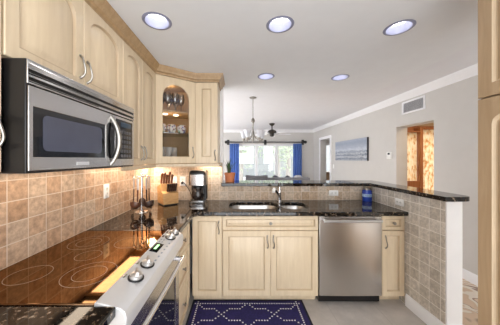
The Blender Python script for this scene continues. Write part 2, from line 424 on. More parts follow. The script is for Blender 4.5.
# corner display cabinet with glass door
A0 = Vector((XU, 2.102)); B0 = Vector((-.477, 2.35)); DW = (B0-A0).length; DA = math.atan2(B0.y-A0.y, B0.x-A0.x)
disp = thing('display_cabinet', 'corner maple wall cabinet with arched glass door showing bowls and glassware', 'cabinet')
def loc2(p): q = Vector(p)-A0; c, s = math.cos(-DA), math.sin(-DA); return (q.x*c-q.y*s, q.x*s+q.y*c)
pent = [(0, .002), (DW, .002)] + [loc2(p) for p in ((-.477, 2.639), (-1.089, 2.639), (-1.089, 2.102))]
def inset(poly, i):
    n = len(poly); out = []
    for k in range(n):
        p0, p1, p2 = (Vector(poly[k-1]), Vector(poly[k]), Vector(poly[(k+1) % n]))
        d0, d1 = (p1-p0).normalized(), (p2-p1).normalized(); n0, n1 = Vector((-d0.y, d0.x)), Vector((-d1.y, d1.x))
        m = (n0+n1); m = m/m.dot(n0); out.append(tuple(p1+m*i))
    return out
m = Mesh(); pin = inset(pent, .014); H = .895
m.prism(pent, t0=0, t1=.02); m.prism(pent, t0=H-.02, t1=H)
for k in range(1, 5):
    a, b, c, d = pent[k], pent[(k+1) % 5], pin[(k+1) % 5], pin[k]
    m.prism([a, b, c, d], t0=.02, t1=H-.02)
m.prism(rect(0, DW, .02, H-.02), [rect(.03, DW-.03, .03, H-.03)], f=XZ, t0=0, t1=.014, normal=(0, 1, 0))
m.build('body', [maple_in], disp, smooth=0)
gd = panel_door('door', disp, .006, DW-.008, .004, H-.004, .16, fr=.066, glassy=True)
Mesh().prism(arch(.068, DW-.070, .066, H-.066, .160), f=XZ, t0=-.010, t1=-.006, normal=(0, 1, 0)).build('glass_pane', glass('cabinet_glass', (.93, .93, .93)), gd)
bow_handle(gd, DW-.040, .12, .095)
shelf_poly = inset(pent, .018)
Mesh().prism(shelf_poly, t0=.32, t1=.328).build('glass_shelf', glass('shelf_glass', (.80, .93, .88), 0, .5), disp)
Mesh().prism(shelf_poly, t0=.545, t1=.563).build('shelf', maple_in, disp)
for x in (.15, .27):
    Mesh().lathe([(0, .545), (.028, .545), (.028, .538), (.022, .535), (0, .535)], (x, .16, 0), 16).build('puck_light', emit('puck_glow', (1, .85, .6), 2.5), disp)
place(disp, (A0.x, A0.y, 1.38), DA)
def disp_pt(x, y, z): c, s = math.cos(DA), math.sin(DA); return (A0.x+x*c-y*s, A0.y+x*s+y*c, 1.38+z)
pl = bpy.data.lights.new('puck_lamp', 'POINT'); pl.energy = .6; pl.color = (1, .72, .42); pl.shadow_soft_size = .03
po = bpy.data.objects.new('puck_lamp', pl); COL.objects.link(po); po.location = disp_pt(.21, .13, .42)
pl = bpy.data.lights.new('cabinet_fill', 'POINT'); pl.energy = .5; pl.color = (1, .72, .42); pl.shadow_soft_size = .03  # added fill that lifts the dark cabinet top; no fixture there
po = bpy.data.objects.new('cabinet_fill', pl); COL.objects.link(po); po.location = disp_pt(.21, .18, .84)

# crown and light rail on the wall cabinets
face = [(XU+.002, .05), (XU+.002, 2.1005), (-.476, 2.3475), (-.229, 2.3475), (-.229, 2.64)]
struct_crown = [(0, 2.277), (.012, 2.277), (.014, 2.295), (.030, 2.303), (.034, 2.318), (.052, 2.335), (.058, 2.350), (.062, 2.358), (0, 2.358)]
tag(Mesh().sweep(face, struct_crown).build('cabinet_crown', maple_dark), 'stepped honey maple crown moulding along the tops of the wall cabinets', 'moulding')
rail = [(-.002, 1.345), (.014, 1.345), (.018, 1.352), (.018, 1.376), (-.002, 1.378)]
tag(Mesh().sweep([(XU+.002, 1.502)]+face[1:], rail).build('light_rail', maple), 'maple light rail strip under the corner wall cabinets', 'moulding')

# ------------------------------------------------------------------ pantry
r = thing('pantry_cabinet', 'tall tan maple pantry cabinet with arched doors at the right edge', 'cabinet')
carcass(r, .90, .60, 2.357, .10, maple_pantry)
for a, b in ((.001, .45), (.45, .899)):
    panel_door('door', r, a+G, b-G, 1.703, 2.34, .06, .055, mat_=maple_pantry)
    panel_door('door', r, a+G, b-G, .11, 1.697, .06, .055, mat_=maple_pantry)
place(r, (1.105, .966, 0), -R90)

# ------------------------------------------------------------------ base cabinets
XB = -.472     # carcass face on the left run
YBF = 2.09     # carcass face on the back run
r = thing('drawer_cabinet', 'maple base cabinet with three knobbed drawers beside the range', 'cabinet')
carcass(r, .545, .60, .878, .09)
for z0, z1 in ((.095, .40), (.405, .665), (.67, .872)):
    d = panel_door('drawer', r, .004, .42, z0, z1, 0, .035); knob(d, .21, (z0+z1)/2)
place(r, (XB, 1.512, 0), R90)
r = thing('base_cabinet', 'slim maple base cabinet with one tall door in the corner left of the sink', 'cabinet')
carcass(r, .295, .53, .878, .085)
d = panel_door('door', r, .006, .291, .09, .872, 0, .05); bow_handle(d, .262, .76, .10)
place(r, (-.455, YBF, 0))
r = thing('base_cabinet', 'maple sink base cabinet with false drawer front and two doors', 'cabinet')
carcass(r, .94, .53, .70, .085)
m = Mesh(); m.box(0, .94, 0, .018, .70, .878); m.box(0, .018, .018, .53, .70, .878); m.box(.922, .94, .018, .53, .70, .878); m.build('apron', maple, r, smooth=0)
d = panel_door('drawer', r, .004, .936, .735, .872, 0, .032); knob(d, .47, .805)
d = panel_door('door', r, .004, .469, .09, .727, 0, .055); bow_handle(d, .440, .62, .10)
d = panel_door('door', r, .471, .936, .09, .727, 0, .055); bow_handle(d, .500, .62, .10)
place(r, (-.158, YBF, 0))
r = thing('base_cabinet', 'maple base cabinet with one drawer and one door right of the dishwasher', 'cabinet')
carcass(r, .235, .53, .878, .085)
d = panel_door('drawer', r, .003, .217, .735, .872, 0, .03); knob(d, .11, .805)
d = panel_door('door', r, .003, .217, .09, .727, 0, .045); bow_handle(d, .033, .62, .10)
place(r, (1.402, YBF, 0))
r = thing('base_cabinet', 'maple base cabinet under the near granite counter before the range', 'cabinet')
carcass(r, .70, .60, .878, .09)
d = panel_door('door', r, .003, .697, .095, .872, 0, .05); bow_handle(d, .66, .76, .10)
place(r, (XB, .038, 0), R90)

# ------------------------------------------------------------------ counters
ZT = .92
tag(Mesh().prism(rect(XL+.009, -.425, -.20, .739), t0=.880, t1=ZT).build('countertop', granite, bevel=.008, origin=(-.76, .27, .88), segs=3),
    'short speckled black granite counter in the lower left corner before the range', 'countertop')
bowls = [(-.10, .435, 2.165, 2.525), (.465, .745, 2.165, 2.50)]
holes = [rrect(*bowls[0], .13, 8), rrect(*bowls[1], .10, 8)]
outer = [(XL+.009, 1.509), (-.425, 1.509), (-.425, 2.00), (-.385, 2.04), (1.640, 2.04), (1.640, 2.641), (XL+.009, 2.641)]
ct = Mesh().prism(outer, holes, t0=.880, t1=ZT).build('countertop', granite, bevel=.007, origin=(0, 2.3, .88), segs=3)
tag(ct, 'long polished black granite counter around the sink and corner', 'countertop')
bar_out = [(-.215, 2.61), (1.622, 2.61), (1.622, 1.66)] + [(1.78+.08*math.sin(PI/2*k/5), 1.74-.08*math.cos(PI/2*k/5)) for k in range(6)] + [(1.86, 2.97), (-.215, 2.97)]
tag(Mesh().prism(bar_out, t0=1.095, t1=1.132).build('bar_counter', granite, bevel=.009, origin=(1.7, 2.7, 1.095), segs=3),
    'raised black granite bar top running above the tiled half wall', 'countertop')
# sink
r = thing('sink', 'double bowl stainless steel sink set into the granite counter', 'sink', (.32, 2.34, .70))
for (x0, x1, y0, y1), rad in zip(bowls, (.13, .10)):
    m = Mesh(); L = []
    for i, z, rr in ((-.014, .8785, rad+.014), (-.003, .8785, rad+.003), (-.001, .876, rad), (.004, .80, rad), (.008, .745, rad-.005), (.02, .722, rad-.015), (.045, .712, rad-.03)):
        L.append([(u, v, z) for u, v in rrect(x0+i, x1-i, y0+i, y1-i, rr, 8)])
    m.loft(L, cap0=False)
    b = m.build('bowl', steel_sink, r, smooth=50)
    sm = b.modifiers.new('thickness', 'SOLIDIFY'); sm.thickness = .0015; sm.offset = 1
    Mesh().lathe([(0, .7128), (.035, .7128), (.042, .7145), (.045, .713)], ((x0+x1)/2, (y0+y1)/2, 0), 20).build('drain', chrome, b)
# faucet
fx, fy = .497, 2.575
r = thing('faucet', 'chrome single lever pull-out faucet standing behind the sink', 'faucet', (fx, fy, ZT))
Mesh().lathe([(0, ZT), (.030, ZT), (.030, ZT+.006), (.022, ZT+.012), (.020, ZT+.05), (.023, ZT+.10), (.024, ZT+.125), (.020, ZT+.138), (0, ZT+.14)], (fx, fy, 0), 20).build('body', chrome, r)
Mesh().tube([(fx, fy, ZT+.06), (fx-.03, fy-.05, ZT+.105), (fx-.065, fy-.105, ZT+.15), (fx-.085, fy-.135, ZT+.165)], [.016, .0165, .017, .018], 14).build('spout', chrome, r)
Mesh().tube([(fx-.083, fy-.132, ZT+.167), (fx-.092, fy-.145, ZT+.155), (fx-.097, fy-.153, ZT+.125)], [.019, .020, .017], 14).build('spray_head', white_plastic, r)
Mesh().tube([(fx, fy, ZT+.135), (fx+.002, fy+.002, ZT+.165), (fx+.006, fy-.006, ZT+.200), (fx+.006, fy-.03, ZT+.225)], [.014, .011, .009, .007], 12).build('lever', chrome, r)

# ------------------------------------------------------------------ range (local: x 0..0.756 along the run, front y=0 faces the aisle)
r = thing('range', 'slide-in range with black glass cooktop and silver control panel', 'range')
RW = .762
Mesh().box(0, RW, .03, .64, .02, .895).build('body', silver, r, bevel=.004)
Mesh().prism(rect(0, RW, .054, .640), t0=.895, t1=.922).build('cooktop', ceramic, r, bevel=.004)
prof = [(-.052, .815), (-.020, .800), (.054, .84), (.054, .927), (.048, .930), (.010, .922), (-.038, .908), (-.054, .895), (-.060, .872)]
Mesh().prism(prof, f=lambda u, v, t: (t, u, v), t0=-.004, t1=RW+.004, normal=(1, 0, 0)).build('control_panel', silver, r, bevel=.005)
def on_panel(y): return .922+(y-.010)*(.014/.048) if y < .01 else .922+(y-.01)*.008/.038
for kx in (.170, .285, .635, .715):
    y = -.008; z = on_panel(y)+.001; m = Mesh()
    m.mi = 1; m.lathe([(0, 0), (.033, 0), (.033, .005), (.0, .005)], (0, 0, 0), 24)
    m.mi = 0; m.lathe([(.0, .005), (.027, .005), (.026, .017), (.020, .021), (0, .021)], (0, 0, 0), 24)
    L = [[(-.023, -.007, .02), (.023, -.007, .02), (.023, .007, .02), (-.023, .007, .02)], [(-.021, -.004, .037), (.021, -.004, .037), (.021, .004, .037), (-.021, .004, .037)]]
    m.loft(L)
    bmesh.ops.rotate(m.bm, verts=m.bm.verts, cent=(0, 0, 0), matrix=Matrix.Rotation(.5, 3, 'Z'))
    bmesh.ops.rotate(m.bm, verts=m.bm.verts, cent=(0, 0, 0), matrix=Matrix.Rotation(.20, 3, 'X'))
    bmesh.ops.translate(m.bm, verts=m.bm.verts, vec=(kx, y, z))
    m.build('knob', [nickel_l, black], r)
    Mesh().box(kx-.014, kx+.012, .034, .045, .9275, .9295).build('heat_mark', black_gloss, r)
def slab_on_panel(name, x0, x1, y0, y1, mt, h=.0015):
    m = Mesh(); m.loft([[(x0, y0, on_panel(y0)), (x1, y0, on_panel(y0)), (x1, y1, on_panel(y1)), (x0, y1, on_panel(y1))], [(x0, y0, on_panel(y0)+h), (x1, y0, on_panel(y0)+h), (x1, y1, on_panel(y1)+h), (x0, y1, on_panel(y1)+h)]]); return m.build(name, mt, r)
slab_on_panel('display', .415, .525, -.004, .038, black_gloss, .002)
grey_print = plain('grey_print', (.30, .34, .40), .4)
for k in range(6):
    slab_on_panel('touch_button', .335+k*.043, .350+k*.043, -.030, -.022, grey_print, .0012)
for k in range(4):
    slab_on_panel('touch_button', .545+(k % 2)*.03, .560+(k % 2)*.03, 0.012+.016*(k//2), .020+.016*(k//2), grey_print, .0012)
green = emit('green_digits', (.35, .8, .3), 1.2)
for k in range(4):
    Mesh().box(.447+k*.015, .457+k*.015, .012, .026, on_panel(.018)+.0016, on_panel(.026)+.003).build('display_digit', green, r)
for cx, cy, rr in ((.20, .21, .105), (.19, .47, .080), (.55, .21, .085), (.55, .46, .105), (.375, .34, .06)):
    for q in ((rr,) if rr < .1 else (rr, rr*.62)):
        Mesh().lathe([(q-.0010, .9221), (q-.0010, .9224), (q+.0010, .9224), (q+.0010, .9221)], (cx, cy, 0), 64).build('burner_ring', print_white, r)
od = Mesh().prism(rect(.006, RW-.006, .20, .795), [rect(.09, RW-.09, .30, .66)], f=XZ, t0=-.030, t1=.028, normal=(0, 1, 0)).build('oven_door', steel_h, r, bevel=.004)
Mesh().box(.0905, RW-.0905, -.026, .02, .3005, .6595).build('oven_window', oven_glass, od)
m = Mesh(); pts = [(.05+ (RW-.10)*k/16, -.072-.004*math.sin(PI*k/16), .760) for k in range(17)]
m.tube(pts, .0125, 12)
for hx in (.075, RW-.075): m.box(hx-.012, hx+.012, -.071, -.029, .750, .770)
m.build('door_handle', chrome, od, bevel=.003)
Mesh().box(.006, RW-.006, -.026, .028, .06, .192).build('warming_drawer', steel_h, r, bevel=.004)
place(r, (-.450, .742, 0), R90)

# ------------------------------------------------------------------ microwave
r = thing('microwave', 'stainless over-the-range microwave with black window and curved handle', 'microwave')
MW, MH = .756, .41
Mesh().box(0, MW, .007, .345, .004, MH).build('case', black, r, bevel=.003)
m = Mesh().prism(rect(0, MW, .322, MH-.002), [rect(.004, MW-.004, .334, .346), rect(.004, MW-.004, .362, .374)], f=XZ, t0=0, t1=.006, normal=(0, 1, 0))
m.build('vent_grille', steel_h, r, bevel=.002)
md = Mesh().prism(rect(.004, .522, .012, .316), [rect(.020, .435, .062, .244)], f=XZ, t0=0, t1=.006, normal=(0, 1, 0)).build('door', steel_h, r, bevel=.002)
Mesh().box(.0195, .4355, .002, .006, .0615, .2445).build('window', black_gloss, md)
m = Mesh().prism(rrect(.060, .405, .085, .222, .02, 4), f=XZ, t0=.0008, t1=.0025, normal=(0, 1, 0)); m.build('window_screen', plain('window_grey', (.07, .075, .11), .15), md)
Mesh().box(.225, .305, -.002, .001, .026, .042).build('badge', silver, md, bevel=.001)
pts = []
for k in range(15):
    s = k/14; pts.append((.484+.022*math.sin(PI*s), .004-.040*math.sin(PI*s)**.7, .020+.285*s))
Mesh().tube(pts, [.010+.005*math.sin(PI*k/14) for k in range(15)], 12, .8).build('handle', nickel, md)
Mesh().prism(rrect(.446, .520, .06, .265, .03, 5), f=XZ, t0=-.001, t1=.001, normal=(0, 1, 0)).build('display', black_gloss, md)
cp = Mesh().box(.526, MW-.004, 0, .006, .012, .316).build('control_panel', steel_h, r, bevel=.002)
Mesh().box(.536, MW-.030, -.002, .004, .055, .300).build('keypad', black_gloss, cp, bevel=.001)
keyc = plain('key_grey', (.10, .10, .11), .4)
for i in range(4):
    for j in range(6):
        Mesh().box(0.585+i*.032, .607+i*.032, -.0035, -.0015, .066+j*.030, .084+j*.030).build('button', keyc, cp)
Mesh().box(.585, .705, -.0035, -.0015, .256, .288).build('clock_display', plain('blue_display', (.03, .06, .10), .1), cp)
fg = plain('filter_grey', (.35, .35, .36), .4, .8)
for x in (.08, .44): Mesh().box(x, x+.22, .08, .30, -.002, .005).build('grease_filter', fg, r)
place(r, (-.738, .742, 1.375), R90)

# ------------------------------------------------------------------ dishwasher
r = thing('dishwasher', 'stainless steel dishwasher with bar handle under the granite counter', 'dishwasher', (1.09, 2.09, 0))
dx0, dx1 = .788, 1.398
Mesh().box(dx0+.004, dx1-.004, 2.10, 2.63, .02, .872).build('body', black, r)
m = Mesh(); n = 10
fr = [(dx0+(dx1-dx0)*k/n, 2.066-.006*math.sin(PI*k/n)) for k in range(n+1)]
m.prism(fr+[(dx1, 2.10), (dx0, 2.10)], t0=.095, t1=.872)
dd = m.build('door', steel_v, r, bevel=.004)
hm = Mesh(); hm.tube([(dx0+.03+(dx1-dx0-.06)*k/12, 2.018-.010*math.sin(PI*k/12), .838) for k in range(13)], .014, 12)
for hx in (dx0+.05, dx1-.05): hm.box(hx-.010, hx+.010, 2.02, 2.066, .829, .847)
hm.build('handle', nickel_l, dd)
Mesh().box(dx0+.01, dx1-.01, 2.12, 2.15, .02, .09).build('kick_plate', black, r)

# ------------------------------------------------------------------ coffee maker
cx, cy = -.462, 2.46
r = thing('coffee_maker', 'black and steel drip coffee maker with glass carafe', 'coffee maker', (cx, cy, ZT))
Mesh().loft([[(cx+u, cy+v, z) for u, v in rrect(-.088, .088, -.115, .10, .03, 4)] for z in (ZT+.001, ZT+.006)]+[[(cx+u, cy+v, z) for u, v in rrect(-.092, .092, -.118, .10, .03, 4)] for z in (ZT+.012, ZT+.045)]).build('base', steel_h, r)
Mesh().loft([[(cx+u, cy+v, z) for u, v in rrect(-.092, .092, .02, .10, .02, 4)] for z in (ZT+.045, ZT+.375)]).build('water_tank', black, r)
m = Mesh(); m.loft([[(cx+u, cy+v, z) for u, v in rrect(-.088, .088, -.105, .021, .03, 4)] for z in (ZT+.215, ZT+.225, ZT+.335)]); m.build('brew_head', steel_h, r)
Mesh().loft([[(cx+u, cy+v, z) for u, v in rrect(-.092, .092, -.110, .10, .03, 4)] for z in (ZT+.335, ZT+.360)]+[[(cx+u, cy+v, ZT+.376) for u, v in rrect(-.08, .08, -.095, .09, .03, 4)]]).build('lid', black, r, bevel=.003)
for s in (-1, 1):
    Mesh().box(cx+s*.090-.004, cx+s*.090+.004, cy-.085, cy+.03, ZT+.215, ZT+.34).build('side_trim', black, r, bevel=.002)
cf = Mesh().lathe([(0, ZT+.047), (.060, ZT+.047), (.072, ZT+.07), (.074, ZT+.115), (.062, ZT+.165), (.052, ZT+.185), (.055, ZT+.195)], (cx, cy-.045, 0), 28).build('carafe', plain('carafe_glass', (.05, .035, .03), .05, 0, **{'Transmission Weight': .55}), r)
Mesh().lathe([(.052, ZT+.178), (.058, ZT+.180), (.058, ZT+.200), (.04, ZT+.208), (0, ZT+.208)], (cx, cy-.045, 0), 28).build('carafe_lid', black, cf)
Mesh().tube([(cx+.05, cy-.075, ZT+.185), (cx+.075, cy-.11, ZT+.18), (cx+.085, cy-.12, ZT+.13), (cx+.065, cy-.09, ZT+.085)], .008, 10, 1.5).build('carafe_handle', black, cf)
Mesh().tube([(cx-.093, cy+.06, ZT+.05), (cx-.10, cy+.075, ZT+.06), (cx-.135, 2.60, ZT+.12), (cx-.20, 2.622, ZT+.20), (cx-.235, 2.628, ZT+.235)], .004, 8).build('power_cord', black, r)

# ------------------------------------------------------------------ knife block and knives
bw = .115
kb = thing('knife_block', 'light wooden two-step knife block on the counter by the coffee maker', 'knife block')
block_wood = wood('block_wood', (.50, .27, .10), (.64, .38, .16), scale=(8, 8, 30))
sideprof = [(-.095, .012), (.105, .012), (.125, .190), (.010, .232), (-.020, .150), (-.085, .135)]
Mesh().prism(sideprof, f=lambda u, v, t: (t, u, v), t0=-.085, t1=.085, normal=(1, 0, 0)).build('block', block_wood, kb, bevel=.004)
Mesh().box(-.078, .078, -.088, .098, 0, .012).build('base', black, kb)
KB = (-.80, 2.41, ZT+.0005); KR = math.radians(38)
place(kb, KB, KR)
handle_wood = wood('handle_wood', (.16, .055, .025), (.26, .10, .05), .3)
dark_handle = plain('dark_handle', (.05, .025, .018), .3)
def knife(ln, mt, label, group, w=.011):
    k = thing('knife', label, 'knife', (0, 0, 0), group)
    Mesh().loft([[(u, v, z) for u, v in rrect(-w*s, w*s, -w*1.35*s, w*1.35*s, w*.5*s, 2)] for z, s in ((0, .9), (ln*.25, .8), (ln*.7, .95), (ln*.95, 1.05), (ln, .7))]).build('handle', mt, k)
    Mesh().lathe([(0, -.006), (w*.8, -.006), (w*.8, .0), (0, .0)], (0, 0, 0), 12).build('bolster', nickel, k)
    return k
def kpos(x, y, z):
    c, s = math.cos(KR), math.sin(KR); return (KB[0]+x*c-y*s, KB[1]+x*s+y*c, KB[2]+z)
big = knife(.125, handle_wood, 'brown-handled kitchen knife in the upper row of the wooden knife block', 'large knives in the knife block', .0122)
first = True
for i, x in enumerate((-.062, -.033, -.004, .025, .058)):
    o = big if i == 0 else dup(big)
    y = .05; zz = .232-(y-.01)*.365
    o.location = kpos(x, y, zz+.014); o.rotation_euler = (math.radians(15), 0, KR); o.scale = (1, 1, (1.0, 1.05, .85, 1.08, .8)[i])
small = knife(.085, dark_handle, 'dark-handled steak knife in the lower front row of the wooden knife block', 'steak knives in the knife block', .010)
for i, x in enumerate((-.025, -.002, .021, .044, .067)):
    o = small if i == 0 else dup(small)
    o.location = kpos(x, -.053, .1515); o.rotation_euler = (math.radians(13), 0, KR)

# ------------------------------------------------------------------ utensil carousel
ux, uy = -.935, 2.045
us = thing('utensil_stand', 'chrome carousel stand for hanging cooking utensils near the corner', 'utensil stand', (ux, uy, ZT))
Mesh().lathe([(0, ZT), (.060, ZT), (.058, ZT+.006), (.02, ZT+.012), (.012, ZT+.03), (0, ZT+.03)], (ux, uy, 0), 28).build('base', chrome, us)
Mesh().tube([(ux, uy, ZT+.02), (ux, uy, ZT+.355)], .007, 12).build('column', chrome, us)
hooks = [math.radians(q) for q in (266, 332, 40, 110, 190)]
m = Mesh(); m.tube([(ux+.052*math.cos(2*PI*k/28), uy+.052*math.sin(2*PI*k/28), ZT+.345) for k in range(28)], .004, 8, closed=True)
for a in hooks: m.tube([(ux, uy, ZT+.345), (ux+.052*math.cos(a), uy+.052*math.sin(a), ZT+.345), (ux+.066*math.cos(a), uy+.066*math.sin(a), ZT+.342), (ux+.070*math.cos(a), uy+.070*math.sin(a), ZT+.352)], .0035, 8)
m.sphere((ux, uy, ZT+.362), .012)
m.build('hook_ring', chrome, us)
ut_brown = plain('utensil_brown', (.10, .038, .02), .28); ut_black = plain('utensil_black', (.045, .022, .015), .3)
def utensil(kind, name, label, a, mt):
    u = thing(name, label, 'utensil')
    m = Mesh(); m.tube([(0, 0, 0), (0, 0, -.07), (.001, 0, -.105)], [.0125, .0115, .009], 10, .6); m.sphere((0, 0, .0), .0115, 10, (1, .6, 1))
    m.build('handle', nickel_l, u)
    m = Mesh(); m.tube([(.001, 0, -.088), (.002, 0, -.16), (.004, 0, -.215)], [.008, .007, .008], 8, .7)
    if kind == 'ladle':
        n0 = len(m.bm.verts); m.lathe([(0, -.034), (.027, -.034), (.044, -.014), (.050, .012), (.046, .012), (.040, -.012), (.024, -.028), (0, -.030)], (0, 0, 0), 20)
        m.bm.verts.ensure_lookup_table(); bmesh.ops.rotate(m.bm, verts=m.bm.verts[n0:], cent=(0, 0, 0), matrix=Matrix.Rotation(-.5, 3, 'Y')); bmesh.ops.translate(m.bm, verts=m.bm.verts[n0:], vec=(.036, 0, -.235))
    elif kind == 'spoon':
        m.sphere((.006, 0, -.245), .044, 16, (.28, .75, 1.0))
    elif kind == 'turner':
        m.loft([[(.003+.012*s, -w, -.215-.09*s), (.003+.012*s, w, -.215-.09*s), (.006+.012*s, w, -.215-.09*s), (.006+.012*s, -w, -.215-.09*s)] for s, w in ((0, .012), (.25, .032), (1, .036))])
    m.build('head', mt, u)
    place(u, (ux+.068*math.cos(a), uy+.068*math.sin(a), ZT+.326), a); return u
kinds = [('ladle', 'ladle', 'brown ladle hanging at the front of the utensil carousel'), ('ladle', 'ladle', 'black ladle hanging at the right side of the utensil carousel'),
         ('turner', 'turner', 'dark turner hanging on the knife block side of the utensil carousel'), ('spoon', 'serving_spoon', 'dark serving spoon hanging at the back of the utensil carousel'),
         ('turner', 'turner', 'dark turner hanging on the tiled wall side of the utensil carousel')]
for a, (k, n, l) in zip(hooks, kinds): utensil(k, n, l, a, ut_brown if l.startswith('brown') else ut_black)

# ------------------------------------------------------------------ wall plates
def wall_plate(label, loc, rz, horiz=False, kind='outlet'):
    w, h = (.115, .07) if horiz else (.07, .115)
    r = thing('wall_outlet' if kind == 'outlet' else 'light_switch', label, 'outlet' if kind == 'outlet' else 'switch')
    Mesh().loft([[(u, y, v) for u, v in rrect(-w/2+i, w/2-i, -h/2+i, h/2-i, .006, 3)] for y, i in ((0, 0), (-.003, 0), (-.006, .004))]).build('plate', white_plastic, r)
    rc = plain('receptacle', (.74, .73, .70), .4)
    if kind == 'outlet':
        for s in (-1, 1):
            c = (s*.021, 0) if horiz else (0, s*.021)
            q = Mesh().loft([[(c[0]+u, y, c[1]+v) for u, v in rrect(-.014, .014, -.014, .014, .009, 3)] for y in (-.005, -.0085)]).build('receptacle', rc, r)
            ms = Mesh()
            for d in (-.005, .005): ms.box(c[0]+d-.001, c[0]+d+.001, -.0092, -.008, c[1]-.003, c[1]+.006)
            ms.build('slot', black, q)
    else:
        Mesh().loft([[(u, y, v) for u, v in rect(-.009, .009, -.018, .018)] for y in (-.005, -.009)]).build('toggle', rc, r)
    return place(r, loc, rz)
wall_plate('white double outlet on the tan backsplash behind the cooktop', (XL+.009, 1.75, 1.165), R90)
wall_plate('white light switch on the back wall just behind the knife block', (-.80, YB-.009, 1.155), 0, kind='switch')
wall_plate('white outlet with a black plug between knife block and coffee maker', (-.695, YB-.009, 1.155), 0)
wall_plate('white horizontal outlet on the tiled half wall right of the sink', (1.185, YB-.009, 1.005), 0, True)
wall_plate('white horizontal outlet on the tiled peninsula wing near the bar end', (1.641, 2.16, .99), -R90, True)
Mesh_plug = Mesh().box(-.015, .015, -.030, -.0095, -.012, .014)

# ------------------------------------------------------------------ blue canister, plant pot
bx, by = 1.595, 2.575
bx = 1.56
r = thing('canister', 'shiny blue canister with pale label on the counter corner by the half wall', 'canister', (bx, by, ZT))
blue = plain('canister_blue', (.02, .06, .42), .15)
Mesh().lathe([(0, ZT+.001), (.050, ZT+.001), (.052, ZT+.008), (.052, ZT+.120), (.046, ZT+.138), (0, ZT+.135)], (bx, by, 0), 28).build('jar', blue, r)
Mesh().lathe([(.0522, ZT+.055), (.0530, ZT+.057), (.0530, ZT+.088), (.0522, ZT+.09)], (bx, by, 0), 28).build('label_band', plain('label_pale', (.35, .50, .85), .4, var=.5, scale=60), r)
Mesh().lathe([(.046, ZT+.133), (.047, ZT+.150), (.040, ZT+.158), (0, ZT+.158)], (bx, by, 0), 28).build('lid', nickel, r)
px, py, pz = -.115, 2.80, 1.1325
r = thing('potted_plant', 'spiky green plant in a terracotta pot at the end of the bar', 'plant', (px, py, pz))
terra = plain('terracotta', (.60, .20, .08), .6, var=.1)
Mesh().lathe([(0, pz), (.058, pz), (.066, pz+.085), (.072, pz+.087), (.073, pz+.118), (.064, pz+.118), (.060, pz+.095), (0, pz+.095)], (px, py, 0), 28).build('pot', terra, r)
m = Mesh()
for k in range(16):
    a = k*2.4; ln = random.uniform(.16, .28); le = random.uniform(.10, .5); w = .009
    d = Vector((math.cos(a), math.sin(a), 0)); q = Vector((-d.y, d.x, 0)); base = Vector((px-.01, py, pz+.09))+d*.015
    L = []
    for s in (0, .35, .7, 1):
        c = base + d*ln*le*s*s + Vector((0, 0, ln*(s-.18*s*s))); ww = w*(1-.92*s*s)
        L.append([c-q*ww, c+d*.002, c+q*ww, c-d*.001])
    m.loft(L)
m.build('leaf_tuft', plain('plant_green', (.035, .085, .02), .45, var=.3), r)

# ------------------------------------------------------------------ rug
def rug():
    sp, dt = .0242, .013; x0, x1, y0, y1 = -.455, .640, .72, 2.140
    def cuts(a, b):
        o = [a, a+.02]; x = a+.026
        while x+dt < b-.02: o += [x, x+dt]; x += sp
        return o+[b-.02, b]
    X, Y = cuts(x0, x1), cuts(y0, y1); nx, ny = (len(X)-4)//2, (len(Y)-4)//2
    per_x, per_y = 10, 6
    def on(i, j):
        j = ny-1-j
        if i in (1, nx-2) or j in (1, ny-2): return True
        if i < 1 or j < 1 or i > nx-2 or j > ny-2: return False
        u = (i-1) % (per_x*2); v = (j-1) % (per_y*2)
        u = min(u, per_x*2-u); v2 = min(v, per_y*2-v)      # 0..11 , 0..6
        tgt = round(u*per_y/per_x+.9*math.sin(2*PI*u/per_x))
        if v2 == tgt: return True
        c = lambda a, b: abs(u-a)+abs(v2-b)
        return abs(u-0) == abs(v2-0) and u <= 2 or abs(u-per_x) == abs(v2-per_y) and u >= per_x-2
    m = Mesh(); top = [[m.v((x, y, .010)) for y in Y] for x in X]
    for a in range(len(X)-1):
        for b in range(len(Y)-1):
            f = m._f([top[a][b], top[a+1][b], top[a+1][b+1], top[a][b+1]])
            edge = a == 0 or b == 0 or a == len(X)-2 or b == len(Y)-2
            if edge: f.material_index = 2
            elif a % 2 == 0 and b % 2 == 0 and a >= 2 and b >= 2 and on((a-2)//2, (b-2)//2): f.material_index = 1
    ring = [top[a][0] for a in range(len(X))]+[top[-1][b] for b in range(1, len(Y))]+[top[a][-1] for a in range(len(X)-2, -1, -1)]+[top[0][b] for b in range(len(Y)-2, 0, -1)]
    low = [m.v((q.co.x, q.co.y, .001)) for q in ring]; m.bridge(ring, low); m._f(low)
    for f in m.bm.faces:
        if len(f.verts) > 4 or any(q in low for q in f.verts): f.material_index = 2
    navy = plain('rug_navy', (.014, .010, .085), .95, var=.3, scale=60)
    return m.build('rug', [navy, plain('rug_white', (.74, .72, .74), .95), plain('rug_edge', (.008, .008, .02), .95)], origin=(.09, 1.4, 0))
tag(rug(), 'navy blue rug with white dotted lattice pattern on the kitchen floor', 'rug')

# ------------------------------------------------------------------ recessed lights
can_trim = plain('can_trim', (.25, .265, .38), .35, var=.02); can_glow = emit('can_glow', (1, .97, .92), 4)
def can(label):
    r = thing('recessed_light', label, 'ceiling light', (0, 0, 0), 'recessed ceiling lights in the kitchen')
    Mesh().lathe([(.074, .060), (.066, .056), (.074, .002), (.078, -.004), (.092, -.003), (.096, .0), (.076, .0), (.075, .058)], (0, 0, 0), 36).build('trim_ring', can_trim, r)
    Mesh().lathe([(0, .053), (.057, .0535), (.065, .0565), (0, .058)], (0, 0, 0), 32).build('lens', can_glow, r)
    return r
c0 = None
for x, y, lb in CANS:
    lb = 'round recessed ceiling light '+lb
    c0 = can(lb) if c0 is None else c0
    o = c0 if 'label' in c0 and c0['label'] == lb else dup(c0, lb)
    o.location = (x, y, ZK)

